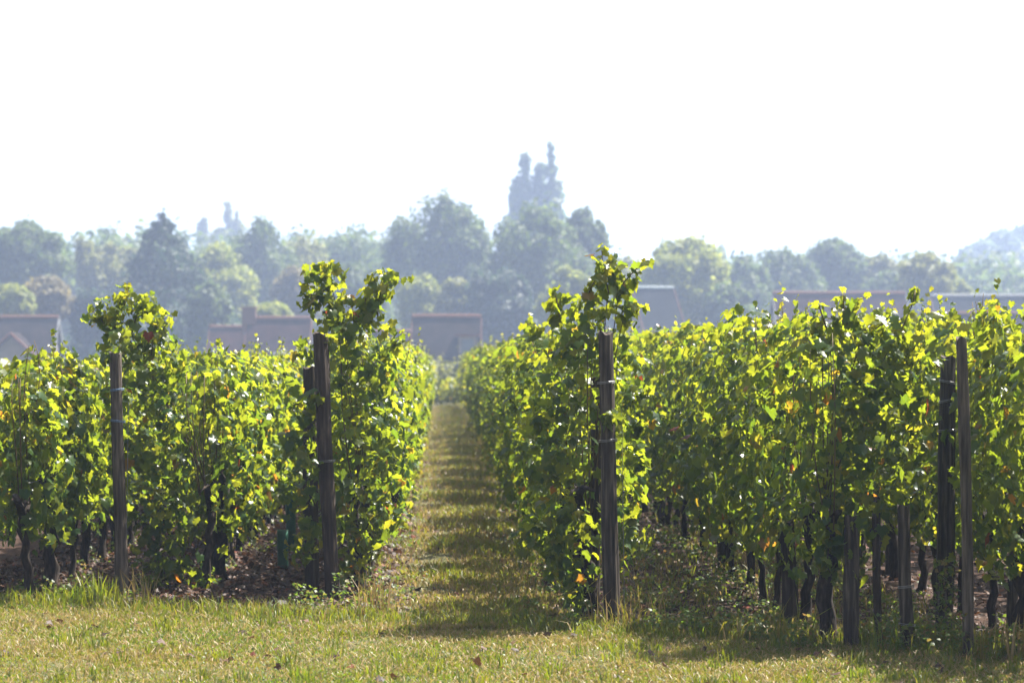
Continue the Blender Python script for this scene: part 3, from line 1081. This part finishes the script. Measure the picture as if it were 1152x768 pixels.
# fallen leaves
k = 26000
X = np.concatenate([rng.uniform(-3.4, -.35, k // 2), rng.uniform(-3.4, 4.2, k // 2)])
Y = headland(X) + .1 + 26 * rng.random(k) ** 1.7
keep = ~((X > -.25) & (X < .7)) | (rng.random(k) < .25)
X, Y = X[keep], Y[keep]
hx = rng.uniform(-4.4, 4.4, 260)
hy = headland(hx) - .1 - 3.0 * rng.random(260)
X, Y = np.concatenate([X, hx]), np.concatenate([Y, hy])
P = np.stack([X, Y, rng.uniform(.008, .035, len(X))], 1)
N = rng.normal(0, .4, (len(X), 3)) + np.array([0, 0, 1.0])
V, T, r, U = leaves(P, N, rng.uniform(.02, .065, len(X)), rng, rng.random(len(X)) ** 1.5, droop=0)
kind('leaf_litter', mesh_tris('leaf_litter', V, T, r), M['litter'], 'stuff', 'brown and red fallen vine leaves scattered on bare soil between the rows', 'fallen leaves')

# ------------------------------------------------------------------ houses


def house(label, px0, px1, py_ridge, py_eave, D, depth, roof, wall, name='house', rz=0.0, gable_white=False, ridge_mat='ridge', extras=None):
    depth *= .78
    py_eave += 12
    cx = (px0 + px1) / 2
    x, y = at(cx, D)
    z0 = ground_z(x, y)
    W = (px1 - px0) / F * D / 2
    zr = zat(py_ridge, D) - z0
    ze = zat(py_eave, D - depth * .45) - z0
    ze = min(ze, zr - 1.2)
    o = thing(name, label, 'house', (x, y, z0), -YAW + rz, 'village houses beyond the vineyard')
    hd = depth / 2
    b = MB()
    # wall body with gables along x ends
    t = W - .25
    vs = [(-t, -hd + .3, 0), (t, -hd + .3, 0), (t, hd - .3, 0), (-t, hd - .3, 0),
          (-t, -hd + .3, ze), (t, -hd + .3, ze), (t, hd - .3, ze), (-t, hd - .3, ze), (-t, 0, zr - .15), (t, 0, zr - .15)]
    b.add(vs, [(0, 1, 5, 4), (2, 3, 7, 6), (1, 2, 6, 9, 5), (3, 0, 4, 8, 7)])
    b.build('wall', M[wall], o)
    rb = MB()
    th = .18
    sl = (zr - ze) / (hd - .3)
    zl = zr - sl * hd
    for s in (-1, 1):
        vs = [(-W, 0, zr), (W, 0, zr), (W, s * hd, zl), (-W, s * hd, zl), (-W, 0, zr - th), (W, 0, zr - th), (W, s * hd, zl - th), (-W, s * hd, zl - th)]
        fs = [(0, 3, 2, 1), (4, 5, 6, 7), (3, 7, 6, 2), (0, 4, 7, 3), (1, 2, 6, 5)]
        rb.add(vs, fs if s < 0 else [f[::-1] for f in fs])
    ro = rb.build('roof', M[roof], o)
    rg = MB()
    rg.tube([(-W - .02, 0, zr + .02), (W + .02, 0, zr + .02)], [.14, .14], 8)
    rg.build('ridge_cap', M[ridge_mat], ro)
    for s in (-1, 1):
        vg = MB()
        for sy_ in (-1, 1):
            vg.add([(s * (W + .003), sy_ * .001, zr + .05), (s * (W + .003), sy_ * hd, zl + .05), (s * (W + .003), sy_ * hd, zl - .25), (s * (W + .003), sy_ * .001, zr - .25),
                    (s * (W + .06), sy_ * .001, zr + .05), (s * (W + .06), sy_ * hd, zl + .05), (s * (W + .06), sy_ * hd, zl - .25), (s * (W + .06), sy_ * .001, zr - .25)],
                   [(0, 1, 2, 3), (4, 7, 6, 5), (0, 4, 5, 1), (3, 2, 6, 7), (1, 5, 6, 2)])
        vg.build('verge_board', M['trim' if gable_white else 'ridge'], ro)
    # windows and a door on the side that faces the vineyard
    yf = -hd + .3
    nw = max(1, int(2 * W / 3))
    for i in range(nw):
        wx = -t + (i + .5) * 2 * t / nw
        if i == nw // 2:
            d = MB(); d.box(wx - .5, wx + .5, yf - .05, yf + .02, 0, 2.1)
            dd = d.build('door', M['shutter'], o)
            h_ = MB(); h_.box(wx + .35, wx + .40, yf - .10, yf - .05, 1.0, 1.12)
            h_.build('handle', M['wire'], dd)
            continue
        f = MB(); f.box(wx - .55, wx + .55, yf - .04, yf + .02, .9, 2.1)
        wo = f.build('window', M['trim'], o)
        for s in (-1, 1):
            gpn = MB(); gpn.box(wx + s * .25 - .21, wx + s * .25 + .21, yf - .055, yf - .042, .98, 2.02)
            gpn.build('pane', M['glass'], wo)
    if extras:
        extras(o, ro, W, hd, zr, zl, sl)
    return o


def chimney(o, x, zr, w_=.9, h=1.0, y=0):
    b = MB()
    b.box(x - w_ / 2, x + w_ / 2, y - .35, y + .35, zr - 1.2, zr + h)
    c = b.build('chimney', M['brick'], o)
    b = MB()
    b.box(x - w_ / 2 - .07, x + w_ / 2 + .07, y - .42, y + .42, zr + h + .002, zr + h + .14)
    b.build('cap', M['ridge'], c)


def skylight(ro, x, t, hd, zr, sl, w_=1.5, l=.9):
    """roof window on the near slope, t = share of the way down"""
    y0_, y1_ = -hd * t, -hd * t - l
    b = MB()
    for (a, c_, o_) in ((w_ / 2, 0, .05),):
        vs = []
        for dz in (.0, .10):
            for (xx, yy) in ((x - a, y0_), (x + a, y0_), (x + a, y1_), (x - a, y1_)):
                vs.append((xx, yy, zr + sl * yy + dz))
        b.add(vs, [(4, 7, 6, 5), (0, 1, 5, 4), (1, 2, 6, 5), (2, 3, 7, 6), (3, 0, 4, 7)])
    f = b.build('skylight', M['trim'], ro)
    b = MB()
    vs = []
    for (xx, yy) in ((x - w_ / 2 + .1, y0_ - .08), (x + w_ / 2 - .1, y0_ - .08), (x + w_ / 2 - .1, y1_ + .08), (x - w_ / 2 + .1, y1_ + .08)):
        vs.append((xx, yy, zr + sl * yy + .106))
    b.add(vs, [(0, 3, 2, 1)])
    b.build('pane', M['glass'], f)


def ex_left(o, ro, W, hd, zr, zl, sl):
    # front cross gable
    gx = W - 2.6
    gz = zr - 1.25
    b = MB()
    b.prism([(gx - 2.2, gz - 2.1), (gx, gz - .12), (gx + 2.2, gz - 2.1), (gx + 2.2, 0.01), (gx - 2.2, 0.01)], -hd - 1.0, -.8)
    wg = b.build('gable_wall', M['wall_tan'], o)
    b = MB()
    for s in (-1, 1):
        vs = [(gx, -hd - 1.3, gz), (gx + s * 2.5, -hd - 1.3, gz - 2.25), (gx + s * 2.5, -.8, gz - 2.25), (gx, -.8, gz)]
        vs += [(x, y, z + .14) for x, y, z in vs]
        fs = [(0, 1, 2, 3), (7, 6, 5, 4), (0, 4, 5, 1), (1, 5, 6, 2), (2, 6, 7, 3)]
        b.add(vs, fs if s > 0 else [f[::-1] for f in fs])
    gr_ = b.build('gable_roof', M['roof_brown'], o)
    b = MB()
    for s in (-1, 1):
        b.tube([(gx, -hd - 1.32, gz + .09), (gx + s * 2.5, -hd - 1.32, gz - 2.16)], [.09, .09], 6)
    b.build('verge_tiles', M['ridge'], gr_)


def ex_mid(o, ro, W, hd, zr, zl, sl):
    chimney(o, -W + .15, zr, 1.0, .7)
    skylight(ro, W * .25, .62, hd, zr, sl, 1.6, .8)


def ex_three(o, ro, W, hd, zr, zl, sl):
    # dormer with pale front
    dx = W * .62
    y1_ = -hd * .62
    zt = zr + sl * (-hd * .62) + 1.1
    b = MB()
    b.box(dx - .6, dx + .6, y1_, -hd * .3, zt - 1.6, zt)
    d = b.build('dormer', M['wall_tan'], ro)
    b = MB()
    b.box(dx - .8, dx + .8, y1_ - .2, -hd * .25, zt + .003, zt + .14)
    b.build('dormer_roof', M['ridge'], d)
    b = MB()
    b.box(dx - .4, dx + .4, y1_ - .03, y1_ - .004, zt - 1.1, zt - .2)
    b.build('pane', M['glass'], d)


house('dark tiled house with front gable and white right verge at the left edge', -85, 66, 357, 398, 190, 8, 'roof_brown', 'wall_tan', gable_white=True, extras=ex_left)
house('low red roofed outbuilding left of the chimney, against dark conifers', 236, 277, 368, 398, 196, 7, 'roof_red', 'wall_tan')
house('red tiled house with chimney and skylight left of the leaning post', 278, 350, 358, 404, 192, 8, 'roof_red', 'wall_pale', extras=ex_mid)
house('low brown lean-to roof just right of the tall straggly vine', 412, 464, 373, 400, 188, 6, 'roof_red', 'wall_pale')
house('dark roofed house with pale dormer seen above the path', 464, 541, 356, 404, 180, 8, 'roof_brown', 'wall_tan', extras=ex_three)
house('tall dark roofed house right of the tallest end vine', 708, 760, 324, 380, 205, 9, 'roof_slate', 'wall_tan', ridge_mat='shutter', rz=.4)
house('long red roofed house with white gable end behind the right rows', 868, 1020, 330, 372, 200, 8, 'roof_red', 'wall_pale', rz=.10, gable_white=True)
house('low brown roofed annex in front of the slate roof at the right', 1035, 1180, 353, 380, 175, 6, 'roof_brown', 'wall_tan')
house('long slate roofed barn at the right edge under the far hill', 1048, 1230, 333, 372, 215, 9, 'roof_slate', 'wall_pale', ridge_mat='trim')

# ------------------------------------------------------------------ trees


def crown_mesh(lobes, k, leaf, rng, elong=1.0):
    """leaf clumps spread through a set of ellipsoid lobes (x,y,z,rx,ry,rz)"""
    vol = np.array([l[3] * l[4] * l[5] for l in lobes]) ** (2 / 3)
    cnt = np.maximum(30, (vol / vol.sum() * k).astype(int))
    parts = []
    for l, c in zip(lobes, cnt):
        d = unit(rng.normal(0, 1, (c, 3)))
        rad = (1 - rng.random(c) ** 2.2 * .75)
        out_ = rng.random(c)
        rad = np.where(out_ > .86, 1 + (out_ - .86) * 1.5, rad)
        # ragged surface
        q = d * 3.1
        rag = 1 + .12 * np.sin(q[:, 0] * 2.3 + l[0]) + .10 * np.sin(q[:, 1] * 3.1 + q[:, 2] * 2.7 + l[2]) + .07 * np.sin(q[:, 2] * 6 + q[:, 0] * 5)
        P = np.array(l[:3]) + d * (rad * rag)[:, None] * np.array(l[3:6])
        N = d + rng.normal(0, .6, (c, 3)) + np.array([0, 0, .3])
        s = rng.uniform(.7, 1.3, c) * leaf
        parts.append(leaves(P, N, s, rng, rng.random(c), droop=.6, simple=True))
    return join(parts)


def tree(label, px, py_top, wpx, D, style, mat, seed, name='tree', cat='tree', py_low=None, k=9000, leaf=.42, z0=None):
    rng_ = np.random.default_rng(seed)
    rr = random.Random(seed)
    x, y = at(px, D)
    if z0 is None:
        z0 = ground_z(x, y)
    H = zat(py_top, D) - z0
    R_ = wpx / F * D / 2
    low = (zat(py_low, D) - z0) if py_low else H * .18
    root = thing(name, label, cat, (x, y, z0), 0, 'trees beyond the vineyard')
    lobes = []
    if style == 'round':
        c = (H + low) / 2
        hz_ = (H - low) / 2
        lobes.append((0, 0, c, R_ * .72, R_ * .72, hz_ * .80))
        for i in range(46):
            d = Vector((rr.gauss(0, 1), rr.gauss(0, 1), rr.gauss(.15, .9))).normalized()
            q = rr.uniform(.12, .34)
            lobes.append((d.x * R_ * (1 - q), d.y * R_ * (1 - q), c + d.z * hz_ * (1 - q * .9), R_ * q, R_ * q, hz_ * q * rr.uniform(.7, 1.0)))
    elif style == 'cone':
        for j in range(190):
            t = rr.random() ** 1.15
            r_ = R_ * (1 - t) ** .85 * rr.uniform(.75, 1.08) + .1
            zc = low + (H - low) * t * .97
            a = rr.uniform(0, 6.28)
            q = rr.uniform(.3, .85) * r_
            e_ = max(.35, r_ * .24)
            lobes.append((math.cos(a) * q, math.sin(a) * q, zc - q * .10, e_ * 1.3, e_ * 1.3, e_ * .7))
        lobes.append((0, 0, H - .6, .25, .25, .8))
    elif style == 'poplar':
        for q_ in range(7):
            a = rr.uniform(0, 6.28)
            off = 0 if q_ == 0 else rr.uniform(.25, .62) * R_
            bx_, by_ = off * math.cos(a), off * math.sin(a)
            top = H if q_ == 0 else low + (H - low) * rr.uniform(.62, .93)
            for j in range(20):
                t = (j + rr.uniform(0, 1)) / 20
                r_ = R_ * .42 * (math.sin(math.pi * min(1, .22 + .72 * t)) ** .7) * rr.uniform(.45, 1.3)
                lobes.append((bx_ * (.5 + .5 * t) + rr.uniform(-.4, .4) * r_, by_ * (.5 + .5 * t), low + (top - low) * t * .97, r_, r_, (top - low) * .045 * rr.uniform(.7, 1.5)))
    elif style == 'airy':
        c = (H + low) / 2
        hz_ = (H - low) / 2
        for i in range(34):
            d = Vector((rr.gauss(0, 1), rr.gauss(0, 1), rr.gauss(0, 1))).normalized() * rr.uniform(.35, 1)
            q = rr.uniform(.13, .25)
            lobes.append((d.x * R_ * (1 - q), d.y * R_ * (1 - q), c + d.z * hz_ * (1 - q) - abs(d.x) * hz_ * .2, R_ * q, R_ * q, hz_ * q * .9))
    elif style == 'spiky':
        lobes.append((0, 0, low + (H - low) * .38, R_ * .8, R_ * .8, (H - low) * .40))
        for i in range(60):
            a = rr.uniform(0, 6.28)
            q = rr.uniform(0, 1) ** .7
            env = 1 - .38 * q * q - rr.random() ** 2 * .22
            top = low + (H - low) * env
            bx_, by_ = math.cos(a) * q * R_ * .85, math.sin(a) * q * R_ * .85
            e_ = R_ * rr.uniform(.12, .24)
            lobes.append((bx_, by_, top - e_ * 1.5, e_, e_, e_ * 1.5))
            lobes.append((bx_ * 1.05, by_ * 1.05, low + (top - low) * rr.uniform(.1, .75), e_ * 1.3, e_ * 1.3, e_ * 1.2))
    V, T, r, U = crown_mesh(lobes, k, leaf, rng_)
    cr = link('crown', mesh_tris('crown', V, T, r), M[mat], root)
    b = MB()
    tz = H * .78 if style != 'bush' else H * .5
    b.tube([(0, 0, -.6), (rr.uniform(-.1, .1), 0, H * .18), (rr.uniform(-.3, .3), rr.uniform(-.3, .3), H * .45), (rr.uniform(-.4, .4), 0, tz)], [H * .022, H * .017, H * .012, H * .004], 8, .08, rr)
    for l in lobes[1:10]:
        b.tube([(0, 0, H * .25), (l[0] * .45, l[1] * .45, (H * .25 + l[2]) / 2 + .2), (l[0], l[1], l[2])], [H * .008, H * .005, H * .002], 6, .05, rr)
    b.build('trunk', M['tree_bark'], root, True)
    return root


TREES = [
    # label, px, top, width, D, style, material, low
    ('broad round tree at the far left edge above the dark house', 28, 247, 108, 255, 'round', 'tree_green', 345),
    ('pale feathery tree between the round tree and the dark conifer', 108, 253, 66, 270, 'airy', 'tree_olive', 350),
    ('thin pale tree filling the gap left of the dark conifer', 140, 262, 50, 285, 'airy', 'tree_olive', 350),
    ('dark wide conifer with pointed top', 184, 236, 165, 230, 'cone', 'tree_dark', 398),
    ('faint narrow poplar, left one of the distant pair', 230, 241, 17, 520, 'poplar', 'tree_olive', 330),
    ('faint broad poplar, right one of the distant pair', 257, 225, 30, 520, 'poplar', 'tree_olive', 330),
    ('yellowish tree right of the dark conifer', 246, 270, 62, 262, 'spiky', 'tree_yellowgreen', 372),
    ('spiky topped green tree under the distant poplars', 292, 240, 66, 280, 'spiky', 'tree_green', 372),
    ('low mixed tree above the red roof with ragged top', 340, 262, 76, 285, 'spiky', 'tree_olive', 372),
    ('ragged green tree left of the big dome tree', 395, 254, 82, 290, 'spiky', 'tree_green', 372),
    ('huge dome shaped tree with sky gaps left of the tall poplars', 492, 217, 124, 265, 'round', 'tree_green', 375),
    ('tall narrow poplar, left one of the near pair', 590, 167, 31, 400, 'poplar', 'tree_green', 330),
    ('tallest poplar in the photo, right one of the near pair', 620, 161, 35, 400, 'poplar', 'tree_green', 330),
    ('broad tree standing in front of the tall poplars', 607, 226, 122, 250, 'round', 'tree_green', 390),
    ('small topped tree leaning out right of the broad poplar-foot tree', 657, 232, 52, 256, 'round', 'tree_green', 330),
    ('yellow green bush tree low under the dome tree', 474, 308, 54, 232, 'round', 'tree_yellowgreen', 378),
    ('bluish small tree low between dome tree and poplars', 515, 312, 52, 228, 'round', 'tree_olive', 385),
    ('dark mass tree filling low behind the dormer house', 560, 300, 90, 225, 'round', 'tree_dark', 405),
    ('pale small tree low under the right poplar tree', 640, 292, 66, 222, 'airy', 'tree_yellowgreen', 385),
    ('light green tree behind the tallest end vine', 705, 284, 62, 262, 'spiky', 'tree_olive', 372),
    ('wide yellow green tree right of the tallest end vine', 772, 266, 108, 240, 'round', 'tree_yellowgreen', 385),
    ('low green tree between yellow tree and long roof', 838, 284, 56, 262, 'spiky', 'tree_green', 385),
    ('rounded green tree above the white gable', 884, 275, 66, 270, 'spiky', 'tree_green', 365),
    ('tallest green tree above the long red roof', 938, 266, 76, 275, 'round', 'tree_green', 360),
    ('narrow pale tree above the right part of the long roof', 988, 284, 50, 275, 'round', 'tree_olive', 358),
    ('open branched tree with see-through crown left of the far hill', 1040, 278, 88, 248, 'airy', 'tree_olive', 350),
    ('small bright thin tree right of the open branched tree', 1075, 296, 38, 250, 'airy', 'tree_yellowgreen', 350),
    ('brownish green bush tree above the dark left house', 52, 310, 62, 225, 'round', 'tree_tawny', 362),
    ('pale green bush above the roof of the far left house', 12, 318, 50, 220, 'round', 'tree_yellowgreen', 366),
    ('low dark green tree left of the conifer foot', 108, 325, 60, 226, 'round', 'tree_dark', 400),
    ('round topped hedge bush above the red roof with the skylight', 305, 340, 44, 212, 'round', 'tree_yellowgreen', 372),
    ('dusky brownish tree behind the two raised vine shoots', 332, 298, 54, 250, 'round', 'tree_tawny', 372),
    ('dark tree between raised vine shoots and dome tree', 398, 292, 70, 248, 'round', 'tree_green', 385),
    ('low tree filling behind the grey right slate barn', 1000, 305, 60, 262, 'round', 'tree_green', 360),
    ('faint tiny pale treetop above the ridge of trees right of centre', 812, 275, 15, 640, 'cone', 'tree_olive', 320),
    ('short green tree right of the dark conifer foot', 235, 318, 50, 222, 'round', 'tree_green', 392),
    ('dark tree just right of the dark roofed tall house', 820, 318, 60, 235, 'round', 'tree_green', 400),
    ('grey green tree filling behind the thick grey post vine', 668, 318, 70, 245, 'round', 'tree_green', 395),
]
for i, (lab, px, top, wpx, D, st, mt, low) in enumerate(TREES):
    big = wpx > 90
    wpx = wpx * {'spiky': 1.4, 'cone': 1.5, 'poplar': 1.75, 'airy': 1.2}.get(st, 1.05)
    nm = {'cone': 'conifer_tree', 'poplar': 'poplar_tree'}.get(st, 'leafy_tree')
    tree(lab, px, top, wpx, D, st, mt, 2000 + i, nm, 'tree', low, k=22000 if big else (12000 if st != 'airy' else 7000), leaf=.36 if D < 400 else .8)

# trees on the far wooded hill
for i, (px, top, wpx, lab) in enumerate([
        (1088, 276, 34, 'small hazy tree at the left foot of the far right hill'), (1106, 268, 36, 'hazy tree stepping up the left flank of the far right hill'),
        (1126, 256, 46, 'hazy tree crowning the far right hill'), (1152, 254, 46, 'hazy tree at the top right edge of the far hill'),
        (1100, 290, 44, 'lower hazy tree on the left slope of the far hill'), (1125, 285, 50, 'lower hazy tree in the middle of the far hill'), (1150, 285, 50, 'lower hazy tree on the far hill by the photo edge'),
        (1080, 300, 40, 'lowest hazy tree at the foot of the far hill'), (1115, 308, 60, 'broad low hazy tree at the foot of the far hill above the barn'), (1155, 308, 60, 'broad low hazy tree above the right end of the barn')]):
    tree(lab, px, top, wpx, 545 + 10 * (i % 4), 'round', 'tree_green', 3000 + i, 'leafy_tree', 'tree', top + 55, k=2600, leaf=1.3)

# far mass of woodland closing the view behind the trees
rng = np.random.default_rng(99)
parts = []
for i in range(190):
    px = rng.uniform(-150, 1300) if i % 3 else rng.uniform(-60, 470)
    D = rng.uniform(310, 380)
    x, y = at(px, D)
    topz = zat(rng.uniform(262, 300) if px < 570 else rng.uniform(283, 306), D)
    z0 = -2.6
    r_ = rng.uniform(3.5, 6)
    for q in range(5):
        l = (x + rng.normal(0, r_ * .5), y + rng.normal(0, r_ * .5), z0 + (topz - z0) * rng.uniform(.3, .85), r_ * .7, r_ * .7, (topz - z0) * .22)
        parts.append(crown_mesh([l], 300, .8, rng))
V, T, r, U = join(parts)
wd_ = kind('far_woodland', mesh_tris('far_woodland', V, T, r), M['tree_green'], 'stuff', 'hazy continuous woodland closing the view behind the separate trees', 'woodland')

# hedge beyond the path, in front of the houses
for (px0, px1, top, D, mt, lab) in ((440, 600, 404, 122, 'tree_olive', 'grey green hedge seen at the far end of the grass path'),):
    parts = []
    px = px0
    while px < px1:
        x, y = at(px, D)
        z0 = ground_z(x, y)
        tz = zat(top, D) - z0
        parts.append(crown_mesh([(x, y, z0 + tz * .5, .8, .8, tz * .5)], 260, .2, rng))
        px += 9
    V, T, r, U = join(parts)
    o = kind('hedge', mesh_tris('hedge', V, T, r), M[mt], 'thing', lab, 'hedge')
